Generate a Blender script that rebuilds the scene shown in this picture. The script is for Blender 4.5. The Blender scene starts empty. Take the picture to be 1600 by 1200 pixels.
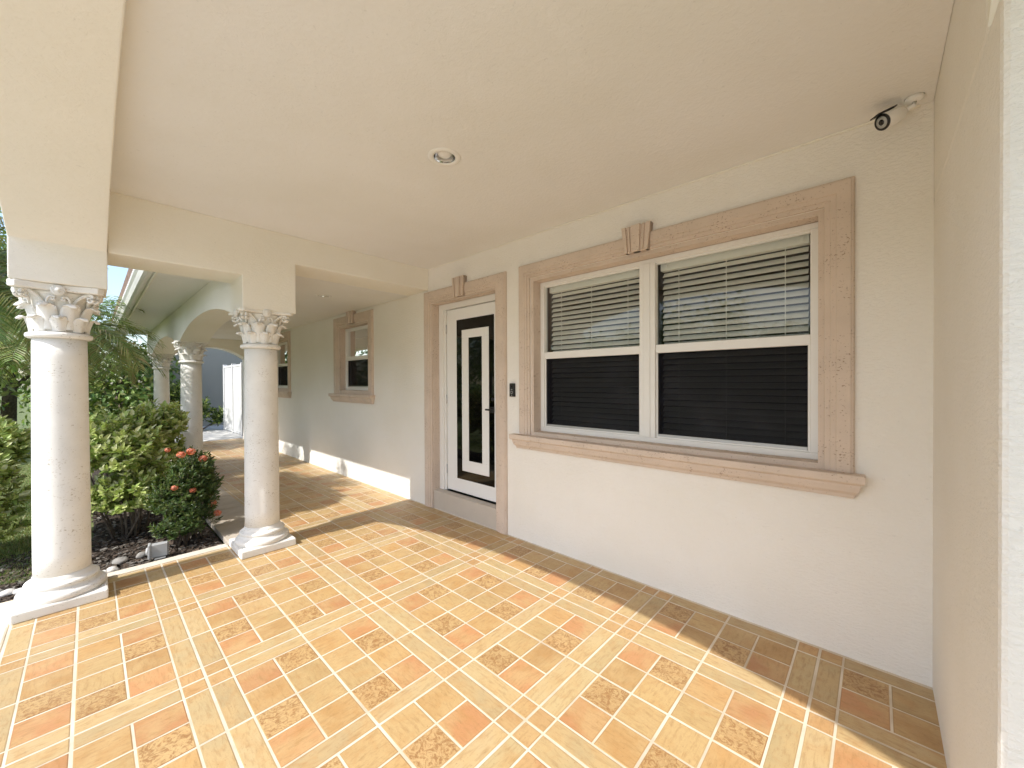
import bpy, bmesh, math, random
from mathutils import Vector, Matrix, noise as mnoise
R_ = math.radians
C = bpy.context.scene.collection
random.seed(7)

# ------------------------------------------------------------------ camera, sky, sun, exposure
H = 1.45
cam_d = bpy.data.cameras.new('camera'); cam = bpy.data.objects.new('camera', cam_d); C.objects.link(cam)
cam_d.sensor_fit = 'HORIZONTAL'; cam_d.sensor_width = 36.0; cam_d.lens = 613.6 / 1600 * 36.0
cam_d.clip_start = 0.02; cam_d.clip_end = 600
a, t, r = R_(47.11), R_(-0.38), R_(-0.25)
F = Vector((math.sin(a), math.cos(a), 0)); Rt = Vector((math.cos(a), -math.sin(a), 0)); U = Vector((0, 0, 1))
F2 = F * math.cos(t) + U * math.sin(t); U2 = U * math.cos(t) - F * math.sin(t)
R3 = Rt * math.cos(r) + U2 * math.sin(r); U3 = U2 * math.cos(r) - Rt * math.sin(r)
M = Matrix((R3, U3, -F2)).transposed().to_4x4(); M.translation = (0, 0, H)
cam.matrix_world = M
sc = bpy.context.scene; sc.camera = cam
SUN_EL = 45.0
world = bpy.data.worlds.new('World'); sc.world = world; world.use_nodes = True
wn = world.node_tree.nodes; wl = world.node_tree.links
sky = wn.new('ShaderNodeTexSky'); sky.sky_type = 'NISHITA'; sky.sun_disc = False
sky.sun_elevation = R_(SUN_EL); sky.sun_rotation = R_(-90); sky.dust_density = 1.5; sky.air_density = 1.0
bg = wn['Background']; bg.inputs['Strength'].default_value = 0.15; wl.new(sky.outputs[0], bg.inputs[0])
sun_d = bpy.data.lights.new('sun', 'SUN'); sun_d.energy = 2.5; sun_d.angle = R_(0.5); sun_d.color = (1, 0.975, 0.935)
sun = bpy.data.objects.new('sun', sun_d); C.objects.link(sun); sun.rotation_euler = (0, R_(-SUN_EL), 0)
sun.location = (-20, 0, 20)
sc.view_settings.view_transform = 'Standard'; sc.view_settings.look = 'None'
sc.view_settings.gamma = 1.0; sc.view_settings.exposure = 1.08
sc.render.engine = 'CYCLES'
try:
    sc.cycles.max_bounces = 14; sc.cycles.diffuse_bounces = 10; sc.cycles.transparent_max_bounces = 24
    sc.cycles.sample_clamp_indirect = 8
except Exception: pass

# ------------------------------------------------------------------ helpers
def tag(o, label=None, cat=None, group=None, kind=None):
    if label: o['label'] = label
    if cat: o['category'] = cat
    if group: o['group'] = group
    if kind: o['kind'] = kind
    return o
def empty(name, loc, label, cat, group=None, rz=0):
    o = bpy.data.objects.new(name, None); C.objects.link(o); o.location = loc; o.rotation_euler = (0, 0, rz)
    o.empty_display_size = 0.1
    return tag(o, label, cat, group)
class MB:
    def __init__(s): s.v = []; s.f = []; s.c = []; s.uv = []; s.sm = []
    def add(s, vs, fs, col=None, smooth=False, uvs=None):
        n = len(s.v); s.v += [tuple(p) for p in vs]
        for k, f in enumerate(fs):
            s.f.append([i + n for i in f]); s.c.append(col if col else (1, 1, 1)); s.sm.append(smooth)
            s.uv.append(uvs[k] if uvs else None)
    def box(s, x0, x1, y0, y1, z0, z1, col=None):
        vs = [(x0,y0,z0),(x1,y0,z0),(x1,y1,z0),(x0,y1,z0),(x0,y0,z1),(x1,y0,z1),(x1,y1,z1),(x0,y1,z1)]
        s.add(vs, [(0,3,2,1),(4,5,6,7),(0,1,5,4),(1,2,6,5),(2,3,7,6),(3,0,4,7)], col)
    def obox(s, c, ax, ay, az, col=None):   # oriented box: centre and three half-axis vectors
        c, ax, ay, az = map(Vector, (c, ax, ay, az)); vs = []
        for k in (-1, 1):
            for (i, j) in ((-1,-1),(1,-1),(1,1),(-1,1)): vs.append(c + ax*i + ay*j + az*k)
        s.add(vs, [(0,3,2,1),(4,5,6,7),(0,1,5,4),(1,2,6,5),(2,3,7,6),(3,0,4,7)], col)
    def lathe(s, prof, c=(0,0,0), n=40, axis='Z', mat=None, smooth=True):
        vs = []; fs = []; m = len(prof)
        for i in range(n):
            A = 2*math.pi*i/n
            for (rr, z) in prof:
                p = Vector((rr*math.cos(A), rr*math.sin(A), z))
                if mat: p = mat @ p
                vs.append(p + Vector(c))
        for i in range(n):
            j = (i+1) % n
            for k in range(m-1): fs.append((i*m+k, j*m+k, j*m+k+1, i*m+k+1))
        s.add(vs, fs, None, smooth)
        s.add([vs[i*m+m-1] for i in range(n)], [tuple(range(n))]); s.add([vs[i*m] for i in range(n)], [tuple(reversed(range(n)))])
    def tube(s, pts, rad, n=7, col=None):
        pts = [Vector(p) for p in pts]; vs = []; fs = []
        if not hasattr(rad, '__len__'): rad = [rad]*len(pts)
        for i, p in enumerate(pts):
            d = (pts[min(i+1, len(pts)-1)] - pts[max(i-1, 0)]).normalized()
            u = d.cross(Vector((0,0,1))); u = u if u.length > .05 else d.cross(Vector((1,0,0))); u.normalize(); w = d.cross(u)
            for k in range(n):
                A = 2*math.pi*k/n; vs.append(p + (u*math.cos(A) + w*math.sin(A))*rad[i])
        for i in range(len(pts)-1):
            for k in range(n): fs.append((i*n+k, i*n+(k+1)%n, (i+1)*n+(k+1)%n, (i+1)*n+k))
        fs.append(tuple(range(n))[::-1]); fs.append(tuple((len(pts)-1)*n+k for k in range(n)))
        s.add(vs, fs, col, True)
    def prism(s, poly, plane, d0, d1):      # poly 2D, extruded along the remaining axis. plane 'yz' -> x, 'xz' -> y, 'xy' -> z
        def P(p, d): return {'yz': (d, p[0], p[1]), 'xz': (p[0], d, p[1]), 'xy': (p[0], p[1], d)}[plane]
        n = len(poly); vs = [P(p, d0) for p in poly] + [P(p, d1) for p in poly]
        bm = bmesh.new(); bv = [bm.verts.new(v) for v in vs]
        f1 = bm.faces.new(bv[:n]); f2 = bm.faces.new(bv[n:][::-1])
        for i in range(n): bm.faces.new((bv[i], bv[n+i], bv[n+(i+1)%n], bv[(i+1)%n]))
        f1.normal_update(); f2.normal_update()
        bmesh.ops.triangulate(bm, faces=[f1, f2], ngon_method='EAR_CLIP'); bmesh.ops.recalc_face_normals(bm, faces=bm.faces[:])
        bm.verts.index_update()
        s.add([v.co[:] for v in bm.verts], [[v.index for v in f.verts] for f in bm.faces]); bm.free()
    def build(s, name, mat, parent=None, bevel=0, loc=None, seg=2, recalc=False):
        me = bpy.data.meshes.new(name)
        me.from_pydata(s.v, [], s.f); me.update()
        if any(s.sm): me.polygons.foreach_set('use_smooth', s.sm)
        if any(c != (1,1,1) for c in s.c):
            at = me.color_attributes.new('tone', 'FLOAT_COLOR', 'CORNER'); buf = []
            for p, c in zip(me.polygons, s.c):
                for _ in range(p.loop_total): buf += [c[0], c[1], c[2], c[3] if len(c) > 3 else 1.0]
            at.data.foreach_set('color', buf)
        if any(u for u in s.uv):
            ul = me.uv_layers.new(name='UVMap'); buf = []
            for p, u in zip(me.polygons, s.uv):
                for k in range(p.loop_total): buf += list(u[k]) if u else [0, 0]
            ul.data.foreach_set('uv', buf)
        if recalc:
            bm = bmesh.new(); bm.from_mesh(me); bmesh.ops.recalc_face_normals(bm, faces=bm.faces[:]); bm.to_mesh(me); bm.free()
        o = bpy.data.objects.new(name, me); C.objects.link(o)
        if mat: me.materials.append(mat)
        if parent: o.parent = parent
        if loc: o.location = loc
        if bevel:
            b = o.modifiers.new('bevel', 'BEVEL'); b.width = bevel; b.segments = seg; b.limit_method = 'ANGLE'; b.angle_limit = R_(40)
        return o
def struct(o, label=None):
    o['kind'] = 'structure'
    if label: o['label'] = label
    return o

# ------------------------------------------------------------------ materials
class Mat:
    def __init__(s, name):
        s.m = bpy.data.materials.new(name); s.m.use_nodes = True; s.n = s.m.node_tree.nodes; s.l = s.m.node_tree.links
        s.p = s.n['Principled BSDF']; s.out = s.n['Material Output']; s.co = s.n.new('ShaderNodeTexCoord').outputs['Object']
    def node(s, t, **k):
        x = s.n.new(t)
        for a_, v in k.items(): setattr(x, a_, v)
        return x
    def link(s, a_, b): s.l.new(a_, b)
    def noise(s, scale, detail=3, rough=.55, vec=None, dist=0):
        x = s.node('ShaderNodeTexNoise'); x.inputs['Scale'].default_value = scale; x.inputs['Detail'].default_value = detail
        x.inputs['Roughness'].default_value = rough; x.inputs['Distortion'].default_value = dist
        s.link(vec or s.co, x.inputs['Vector']); return x.outputs['Fac']
    def ramp(s, fac, stops):
        x = s.node('ShaderNodeValToRGB'); e = x.color_ramp.elements
        while len(e) < len(stops): e.new(.5)
        for q, (p, c) in zip(e, stops):
            q.position = p; q.color = (*c, 1) if hasattr(c, '__len__') else (c, c, c, 1)
        s.link(fac, x.inputs[0]); return x.outputs[0]
    def mix(s, fac, a_, b, mode='MIX'):
        x = s.node('ShaderNodeMix', data_type='RGBA', blend_type=mode)
        for v, i in ((fac, 0), (a_, 6), (b, 7)):
            if hasattr(v, 'links'): s.link(v, x.inputs[i])
            elif i == 0: x.inputs[i].default_value = v
            else: x.inputs[i].default_value = (*v, 1)
        return x.outputs[2]
    def math(s, op, a_, b=None):
        x = s.node('ShaderNodeMath', operation=op)
        for v, i in ((a_, 0), (b, 1)):
            if v is None: continue
            if hasattr(v, 'links'): s.link(v, x.inputs[i])
            else: x.inputs[i].default_value = v
        return x.outputs[0]
    def bump(s, h, strength=.3, dist=.01, prev=None):
        x = s.node('ShaderNodeBump'); x.inputs['Strength'].default_value = strength; x.inputs['Distance'].default_value = dist
        s.link(h, x.inputs['Height'])
        if prev: s.link(prev, x.inputs['Normal'])
        return x.outputs[0]
    def done(s, col=None, rough=None, normal=None, spec=None):
        p = s.p
        if col is not None:
            if hasattr(col, 'links'): s.link(col, p.inputs['Base Color'])
            else: p.inputs['Base Color'].default_value = (*col, 1)
        if rough is not None:
            if hasattr(rough, 'links'): s.link(rough, p.inputs['Roughness'])
            else: p.inputs['Roughness'].default_value = rough
        if normal: s.link(normal, p.inputs['Normal'])
        if spec is not None: p.inputs['Specular IOR Level'].default_value = spec
        return s.m

def plain(name, col, rough=.5, metal=0, var=.06):
    m = Mat(name); c2 = tuple(x*(1-var*2) for x in col)
    c = m.mix(m.noise(9), col, c2); m.p.inputs['Metallic'].default_value = metal
    return m.done(c, rough)
def stucco(name, col, bump=.35, speck=.0):
    m = Mat(name)
    big = m.noise(1.3, 3); c = m.mix(m.ramp(big, [(.35, 0), (.7, 1)]), col, tuple(x*k for x, k in zip(col, (.955, .95, .93))))
    # trowelled render: stretched ridges and blobs
    mp = m.node('ShaderNodeMapping'); mp.inputs['Scale'].default_value = (1, 1, 2.4); m.link(m.co, mp.inputs[0])
    n1 = m.noise(38, 5, .6, mp.outputs[0], .6); n2 = m.noise(140, 3, .6)
    n1r = m.ramp(n1, [(.42, 0), (.62, 1)])
    hgt = m.math('ADD', m.math('MULTIPLY', n1r, 1.0), m.math('MULTIPLY', n2, .5))
    nb = m.bump(hgt, bump, .004)
    nb = m.bump(m.noise(5, 2), .12, .03, nb)
    pit = m.ramp(m.noise(55, 2, .5), [(.70, 0), (.74, 1)])
    c = m.mix(m.math('MULTIPLY', pit, .22), c, tuple(x*.62 for x in col))
    return m.done(c, .82, nb, .25)
def coral(name, col, dark, dens=.66, amount=.85):
    m = Mat(name)
    mp = m.node('ShaderNodeMapping'); mp.inputs['Scale'].default_value = (1, 1, 1.7); m.link(m.co, mp.inputs[0])
    v = m.noise(72, 4, .62, mp.outputs[0], .3); zone = m.noise(7, 2)
    pit = m.ramp(m.math('ADD', v, m.math('MULTIPLY', m.math('SUBTRACT', zone, .5), .28)), [(dens, 0), (dens+.035, 1)])
    base = m.mix(m.ramp(m.noise(5, 4), [(.35, 0), (.7, 1)]), col, tuple(x*.9 for x in col))
    c = m.mix(m.math('MULTIPLY', pit, amount), base, dark)
    nb = m.bump(m.math('SUBTRACT', m.math('MULTIPLY', m.noise(160, 3), .35), pit), .5, .004)
    return m.done(c, .78, nb, .25)
M_wall = stucco('cream_stucco', (.865, .84, .79), .5)
M_beam = stucco('smooth_cream_stucco', (.86, .835, .765), .3)
M_ceil = stucco('ceiling_plaster', (.80, .795, .785), .24)
M_trim = coral('tan_cast_stone', (.665, .555, .465), (.30, .20, .13), .628, .8)
M_col = coral('white_cast_stone', (.83, .815, .77), (.44, .39, .31), .632, .75)
M_white = plain('white_painted_metal', (.82, .81, .78), .35, 0, .02)
M_door = plain('white_gloss_paint', (.84, .84, .83), .25, 0, .01)
M_blkglass = Mat('black_glass').done((.003, .003, .003), .03, None, .5)
M_black = plain('black_plastic', (.012, .012, .013), .35)
M_dark = plain('dark_gap', (.02, .018, .015), .9)
M_blind = plain('cream_blind_slat', (.86, .84, .78), .45, 0, .03)
M_grey = plain('grey_cast_metal', (.42, .43, .43), .45)
M_alu = plain('grey_aluminium', (.5, .5, .5), .4, .6)
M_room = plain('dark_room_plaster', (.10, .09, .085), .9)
M_chrome = plain('polished_reflector', (.8, .8, .8), .12, .95, .0)
M_sill = plain('grey_painted_step', (.56, .50, .43), .6)
def glass_mat():
    m = Mat('window_glass'); n = m.n; n.remove(m.p)
    tr = m.node('ShaderNodeBsdfTransparent'); tr.inputs[0].default_value = (.86, .89, .88, 1)
    gl = m.node('ShaderNodeBsdfGlossy'); gl.inputs['Roughness'].default_value = 0.0
    fr = m.node('ShaderNodeFresnel'); fr.inputs['IOR'].default_value = 1.5
    mx = m.node('ShaderNodeMixShader'); m.link(fr.outputs[0], mx.inputs[0]); m.link(tr.outputs[0], mx.inputs[1]); m.link(gl.outputs[0], mx.inputs[2])
    m.link(mx.outputs[0], m.out.inputs[0]); return m.m
M_glass = glass_mat()
def screen_mat():
    m = Mat('insect_screen_mesh')
    tr = m.node('ShaderNodeBsdfTransparent'); mx = m.node('ShaderNodeMixShader'); mx.inputs[0].default_value = .82
    dust = m.ramp(m.noise(5, 4), [(.5, (.004, .004, .007)), (.8, (.020, .020, .027))])
    m.done(dust, .7, None, .12)
    m.link(tr.outputs[0], mx.inputs[1]); m.link(m.p.outputs[0], mx.inputs[2]); m.link(mx.outputs[0], m.out.inputs[0]); return m.m
M_screen = screen_mat()
def tile_mat():
    m = Mat('glazed_floor_tile')
    at = m.node('ShaderNodeAttribute', attribute_name='tone'); uv = m.node('ShaderNodeTexCoord').outputs['UV']
    mp = m.node('ShaderNodeMapping'); mp.inputs['Scale'].default_value = (6, 26, 1); m.link(uv, mp.inputs[0])
    streak = m.noise(2.6, 6, .65, mp.outputs[0], .4)
    blot = m.noise(7, 3, .5, uv); fine = m.noise(85, 6, .75, uv); mott = m.noise(26, 7, .75, uv, 2.2)
    c = m.mix(m.math('MULTIPLY', m.ramp(blot, [(.40, 0), (.62, 1)]), .68), at.outputs['Color'], (.51, .355, .17))
    c = m.mix(m.math('MULTIPLY', m.ramp(m.noise(11, 4, .6, uv, .8), [(.50, 0), (.70, 1)]), .40), c, (.42, .22, .075))
    c = m.mix(m.math('MULTIPLY', m.ramp(streak, [(.50, 0), (.68, 1)]), .50), c, (.30, .17, .065))
    c = m.mix(m.math('MULTIPLY', m.ramp(fine, [(.58, 0), (.72, 1)]), .75), c, (.22, .115, .04))
    mm = m.math('MULTIPLY', m.ramp(mott, [(.49, 0), (.54, 1)]), at.outputs['Alpha'])
    c = m.mix(m.math('MULTIPLY', mm, .85), c, (.27, .135, .05))
    c = m.mix(m.math('MULTIPLY', m.math('MULTIPLY', m.ramp(m.noise(55, 5, .65, uv, 1.4), [(.54, 0), (.64, 1)]), at.outputs['Alpha']), .65), c, (.55, .39, .18))
    h = m.math('ADD', m.math('MULTIPLY', mott, .6), m.math('MULTIPLY', streak, .5))
    nb = m.bump(h, .5, .003)
    ro = m.ramp(m.noise(14, 3), [(.3, .34), (.7, .52)])
    return m.done(c, ro, nb, .4)
M_tile = tile_mat()
def grout_mat():
    m = Mat('pale_grout'); c = m.ramp(m.noise(5, 4), [(.30, (.50, .42, .31)), (.62, (.68, .60, .48))])
    return m.done(c, .85, m.bump(m.noise(200, 2), .3, .002))
M_grout = grout_mat()
def leaf_mat(name, trans=.35, rough=.42, vein=True):
    m = Mat(name); at = m.node('ShaderNodeAttribute', attribute_name='tone')
    c = m.mix(m.math('MULTIPLY', m.noise(30, 2), .22), at.outputs['Color'], (.05, .08, .015))
    m.done(c, rough, None, .45)
    tl = m.node('ShaderNodeBsdfTranslucent'); m.link(m.mix(.4, c, (.22, .30, .03)), tl.inputs[0])
    mx = m.node('ShaderNodeMixShader'); mx.inputs[0].default_value = trans
    m.link(m.p.outputs[0], mx.inputs[1]); m.link(tl.outputs[0], mx.inputs[2]); m.link(mx.outputs[0], m.out.inputs[0]); return m.m
M_leaf = leaf_mat('leaf'); M_frond = leaf_mat('palm_leaflet', .25, .4); M_petal = leaf_mat('petal', .3, .6)
M_bark = Mat('bark'); M_bark = M_bark.done(M_bark.ramp(M_bark.noise(25, 5), [(.3, (.07, .05, .035)), (.7, (.20, .16, .12))]), .9, M_bark.bump(M_bark.noise(40, 4), .8, .01))

# ------------------------------------------------------------------ setting: ground
def ground_mat(name, stops, scale, bump=.4, bs=60):
    m = Mat(name); return m.done(m.ramp(m.noise(scale, 6, .65), stops), .92, m.bump(m.noise(bs, 4), bump, .02))
b = MB(); b.add([(-150,-150,-.09),(150,-150,-.09),(150,150,-.09),(-150,150,-.09)], [(0,1,2,3)])
struct(b.build('ground', ground_mat('dry_soil_turf', [(.35, (.10, .13, .035)), (.65, (.17, .19, .06))], 3)))
b = MB(); b.add([(-12,-9,-.075),(-.60,-9,-.075),(-.60,4.22,-.075),(-12,4.22,-.075)], [(0,1,2,3)])
struct(b.build('driveway', ground_mat('pale_paver_drive', [(.3, (.46, .42, .36)), (.7, (.60, .56, .49))], 2, .2)), 'pale concrete drive in front of the porch')
b = MB(); b.add([(-26,-90,-.07),(-19,-90,-.07),(-19,90,-.07),(-26,90,-.07)], [(0,1,2,3)])
struct(b.build('road', ground_mat('asphalt', [(.3, (.05, .05, .05)), (.7, (.075, .073, .07))], 5, .3)))
LX0 = -12
b = MB(); b.add([(-12,5.3,-.07),(.02,5.3,-.07),(.02,12.5,-.07),(-12,12.5,-.07)], [(0,1,2,3)])
struct(b.build('lawn', ground_mat('lawn_soil', [(.35, (.11, .15, .04)), (.7, (.20, .22, .08))], 9)))
b = MB(); b.add([(-1.6,4.225,-.06),(.835,4.225,-.06),(.835,12.3,-.06),(.02,12.3,-.06),(.02,5.3,-.06),(-1.6,5.3,-.06)], [(0,1,2,3,4,5)])
struct(b.build('garden_bed', ground_mat('bark_mulch', [(.3, (.022, .016, .012)), (.7, (.085, .062, .045))], 26, .9, 40)), 'dark mulch bed between the columns and the walkway')

# tiled floor: printed tile pattern, every print cell a raised face over the grout sheet
T = .44; X0 = 1.26; Y0 = 1.10
LIGHT = (.51, .355, .165); TAN = (.50, .31, .13); ORG = (.52, .265, .12); MOT = (.52, .34, .155); STR = (.51, .385, .205); SML = (.52, .32, .145)
tb = MB()
g = .0046
def clipcell(x0, x1, y0, y1, col, mott, axis):
    x0 += g; x1 -= g; y0 += g; y1 -= g
    for (cx0, cx1, cy0, cy1) in REG:
        ax0, ax1, ay0, ay1 = max(x0, cx0), min(x1, cx1), max(y0, cy0), min(y1, cy1)
        if ax1 - ax0 > .01 and ay1 - ay0 > .01:
            ox, oy = random.uniform(0, 50), random.uniform(0, 50); k = random.uniform(.80, 1.02)
            cc = tuple(min(1, q*k*random.uniform(.988, 1.012)) for q in col) + (mott,)
            z = .0; e = .0035; dk = tuple(q*.80 for q in cc[:3]) + (mott,)
            P = [(ax0, ay0), (ax1, ay0), (ax1, ay1), (ax0, ay1)]
            I = [(ax0+e, ay0+e), (ax1-e, ay0+e), (ax1-e, ay1-e), (ax0+e, ay1-e)]
            if axis == 0: uv = [(p[0]+ox, p[1]+oy) for p in I]
            else: uv = [(p[1]+ox, p[0]+oy) for p in I]
            vs = [(p[0], p[1], -.004) for p in P] + [(p[0], p[1], z) for p in I]
            tb.add(vs[4:], [(0,1,2,3)], cc, False, [uv])
            V = [(p[0], p[1], -.004) for p in P] + [(p[0], p[1], -.0006) for p in P] + [(p[0], p[1], 0) for p in I]
            tb.add(V, [(0,1,5,4),(1,2,6,5),(2,3,7,6),(3,0,4,7),(4,5,9,8),(5,6,10,9),(6,7,11,10),(7,4,8,11)], dk, False, [[uv[k_ % 4]]*4 for k_ in range(8)])
REG = [(-.335, 2.688, -.60, 4.20), (.87, 2.688, 4.20, 12.2)]
sw = .096; sq = (T - sw)/2
for i in range(-5, 5):
    for j in range(-5, 27):
        bx, by = X0 + i*T, Y0 + j*T
        hx = (i % 2 != 0) if i < 3 else False
        lowy = (j % 2 == 1) if j >= 1 else (j % 2 == 0)
        hy = not lowy
        e = .0013
        k = {(False, False): 0, (True, False): 1, (True, True): 2, (False, True): 3}[(hx, hy)]
        # base orientation: small square at low x, low y
        cells = [(0, sw, 0, sw, SML, .12, 0), (sw, T, 0, sw, STR, 0, 0), (0, sw, sw, T, STR, 0, 1),
                 (sw, sw+sq, sw, sw+sq, ORG, .08, 0), (sw+sq, T, sw, sw+sq, TAN, .08, 0),
                 (sw, sw+sq, sw+sq, T, MOT, .95, 0), (sw+sq, T, sw+sq, T, LIGHT, .1, 0)]
        for (x0, x1, y0, y1, c, m_, ax) in cells:
            for _ in range(k):   # rotate +90 deg about the tile centre
                x0, x1, y0, y1 = T - y1, T - y0, x0, x1; ax = 1 - ax
            # the true joint round each tile is a little wider than the printed ones
            x0 = x0 + e if x0 < .001 else x0; y0 = y0 + e if y0 < .001 else y0
            x1 = x1 - e if x1 > T - .001 else x1; y1 = y1 - e if y1 > T - .001 else y1
            ox_ = .17 if i == -4 else 0       # the outermost column of tiles is cut narrower
            if i < -4 or (i == -4 and bx+ox_+x0 > -.09): continue
            clipcell(bx+ox_+x0, min(bx+ox_+x1, -.0613) if i == -4 else bx+x1, by+y0, by+y1, c, m_, ax)
fl = tb.build('porch_floor', M_tile); struct(fl, 'orange and cream patterned porch tiles')
b = MB(); b.box(-.337, 2.70, -.62, 4.20, -.14, -.0011); b.box(1.20, 2.70, 4.20, 12.22, -.14, -.0011)
gp = b.build('floor_grout', M_grout); struct(gp); 
# grey stone slabs flanking the tiled walkway at its garden side and curb strip
b = MB()
for k in range(13):
    y = 4.24 + k*.61
    b.box(.845, 1.225, y+.004, y+.606, -.05, .004)
struct(b.build('path', ground_mat('grey_stone_slab', [(.3, (.40, .34, .27)), (.7, (.52, .46, .38))], 4, .15), None, .004))
b = MB(); b.box(-.335, .83, 4.203, 4.30, -.10, .002)
struct(b.build('kerb', ground_mat('pale_kerb', [(.3, (.60, .54, .44)), (.7, (.72, .66, .56))], 6, .2), None, .006))
b = MB(); b.box(-.55, -.339, -.62, 4.25, -.10, .0)
struct(b.build('porch_edging', ground_mat('pale_edging', [(.3, (.66, .58, .44)), (.7, (.74, .67, .54))], 6, .2), None, .01))
b = MB(); b.box(.87, 3.6, 12.24, 17.5, -.09, -.01)
struct(b.build('side_yard_path', ground_mat('bright_concrete', [(.3, (.62, .60, .55)), (.7, (.74, .72, .68))], 3, .15)))

# ------------------------------------------------------------------ the house
house = empty('house', (2.692, 1.8, 0), 'cream stucco house with tan stone window surrounds behind the tiled porch', 'house')
HW = Matrix.Translation((-2.692, -1.8, 0))
class HB(MB):        # builds in world coordinates, parented to the house empty
    def build(s, name, mat, parent=None, bevel=0, seg=2, **k):
        par = parent or house
        off = Vector(par['_w']) if '_w' in par else Vector((2.692, 1.8, 0))
        s.v = [(p[0]-off[0], p[1]-off[1], p[2]-off[2]) for p in s.v]
        o = MB.build(s, name, mat, par, bevel, None, seg, **k)
        return o
def hpart(name, at):     # sub-assembly root as a mesh is made by caller
    pass
W = 2.692
holes = [(.20, 2.265, .975, 2.37), (2.70, 3.745, 0.0, 2.345), (5.255, 6.245, 1.30, 2.325), (8.555, 9.635, 1.30, 2.325)]
def wall_yz(b, x, y0, y1, z0, z1, holes, depth):
    ys = sorted({y0, y1, *[h[0] for h in holes], *[h[1] for h in holes]}); zs = sorted({z0, z1, *[h[2] for h in holes], *[h[3] for h in holes]})
    for i in range(len(ys)-1):
        for j in range(len(zs)-1):
            cy, cz = (ys[i]+ys[i+1])/2, (zs[j]+zs[j+1])/2
            if any(h[0] < cy < h[1] and h[2] < cz < h[3] for h in holes): continue
            b.add([(x,ys[i],zs[j]),(x,ys[i],zs[j+1]),(x,ys[i+1],zs[j+1]),(x,ys[i+1],zs[j])], [(0,1,2,3)])
            b.add([(x+depth,ys[i],zs[j]),(x+depth,ys[i+1],zs[j]),(x+depth,ys[i+1],zs[j+1]),(x+depth,ys[i],zs[j+1])], [(0,1,2,3)])
    for (a0, a1, c0, c1) in holes:
        X1 = x + depth
        b.add([(x,a0,c0),(X1,a0,c0),(X1,a0,c1),(x,a0,c1)], [(0,1,2,3)]); b.add([(x,a1,c0),(x,a1,c1),(X1,a1,c1),(X1,a1,c0)], [(0,1,2,3)])
        b.add([(x,a0,c1),(X1,a0,c1),(X1,a1,c1),(x,a1,c1)], [(0,1,2,3)]); b.add([(x,a0,c0),(x,a1,c0),(X1,a1,c0),(X1,a0,c0)], [(0,1,2,3)])
b = HB(); wall_yz(b, W, -.194, 12.0, -.1, 3.3, holes, .20)
b.build('wall', M_wall)
b = HB(); b.box(1.33, 2.9, -8.0, -.194, -.1, 2.285)      # projecting wing whose return wall closes the porch
b.box(1.485, 2.9, -8.0, -.1945, 2.285, 3.2)
w_ = b.build('wing_wall', M_wall, None, .012); w_['label'] = 'projecting return wall at the right end of the porch'
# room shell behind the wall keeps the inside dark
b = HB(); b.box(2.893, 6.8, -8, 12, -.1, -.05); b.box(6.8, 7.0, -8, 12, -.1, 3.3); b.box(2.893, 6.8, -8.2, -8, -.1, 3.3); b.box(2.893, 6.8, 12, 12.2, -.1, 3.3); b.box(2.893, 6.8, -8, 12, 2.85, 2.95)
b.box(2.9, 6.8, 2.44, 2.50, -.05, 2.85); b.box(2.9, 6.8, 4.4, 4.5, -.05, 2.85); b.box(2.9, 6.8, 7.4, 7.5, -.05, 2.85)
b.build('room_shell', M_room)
# porch ceiling
XI = .090
b = HB(); b.box(XI-.002, 2.692-.001, -.193, 3.818, 2.752, 2.83); b.build('porch_ceiling', M_ceil)
b = HB(); b.box(.93, 2.69, 4.22, 12.0, 2.505, 2.58); b.build('walkway_ceiling', M_ceil)
# thin bead where the ceiling meets wall and beam
b = HB(); b.box(2.680, 2.6915, -.15, 3.81, 2.742, 2.7518); b.box(XI+.002, 2.678, 3.808, 3.8195, 2.742, 2.7518)
b.box(2.680, 2.6915, 4.24, 12.0, 2.495, 2.5045)
b.build('ceiling_bead', M_beam, None, .003)
# end fascia at the return wall
# front arch beam (runs along Y)
def arch_pts(a0, a1, zs, zc, p=2.0, n=36):
    m_ = (a0+a1)/2; h = (a1-a0)/2; out = []
    for k in range(n+1):
        s_ = a0 + (a1-a0)*k/n; t_ = abs((s_-m_)/h); out.append((s_, zs + (zc-zs)*(1-t_**p)))
    return out
BB = 2.083       # underside of the blocks above the capitals
pts = [(-.62, BB), (-.195, BB)] + arch_pts(-.195, 3.805, 2.335, 2.672, 2.5, 60) + [(3.805, BB), (4.215, BB), (4.215, 3.25), (-.62, 3.25)]
b = HB(); b.prism(pts, 'yz', -.328, XI); o = b.build('front_arch', M_beam, None, .007)
# side beam at Y 3.82, with the block of the inner column hanging down
pts = [(XI+.003, 2.335), (.862, 2.335), (.862, BB-.02), (1.268, BB-.02), (1.268, 2.508), (2.6905, 2.508), (2.6905, 3.2), (XI+.003, 3.2)]
b = HB(); b.prism(pts, 'xz', 3.82, 4.235); b.build('side_beam', M_beam, None, .007)
# arch at the near end of the porch (return to the wing)
pts = [(XI+.003, 2.335)] + arch_pts(XI+.003, 1.482, 2.30, 2.62, 2.6, 30)[1:] + [(1.482, 3.2), (XI+.003, 3.2)]
b = HB(); b.prism(pts, 'xz', -.60, -.1952); b.build('end_arch', M_beam)
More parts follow.
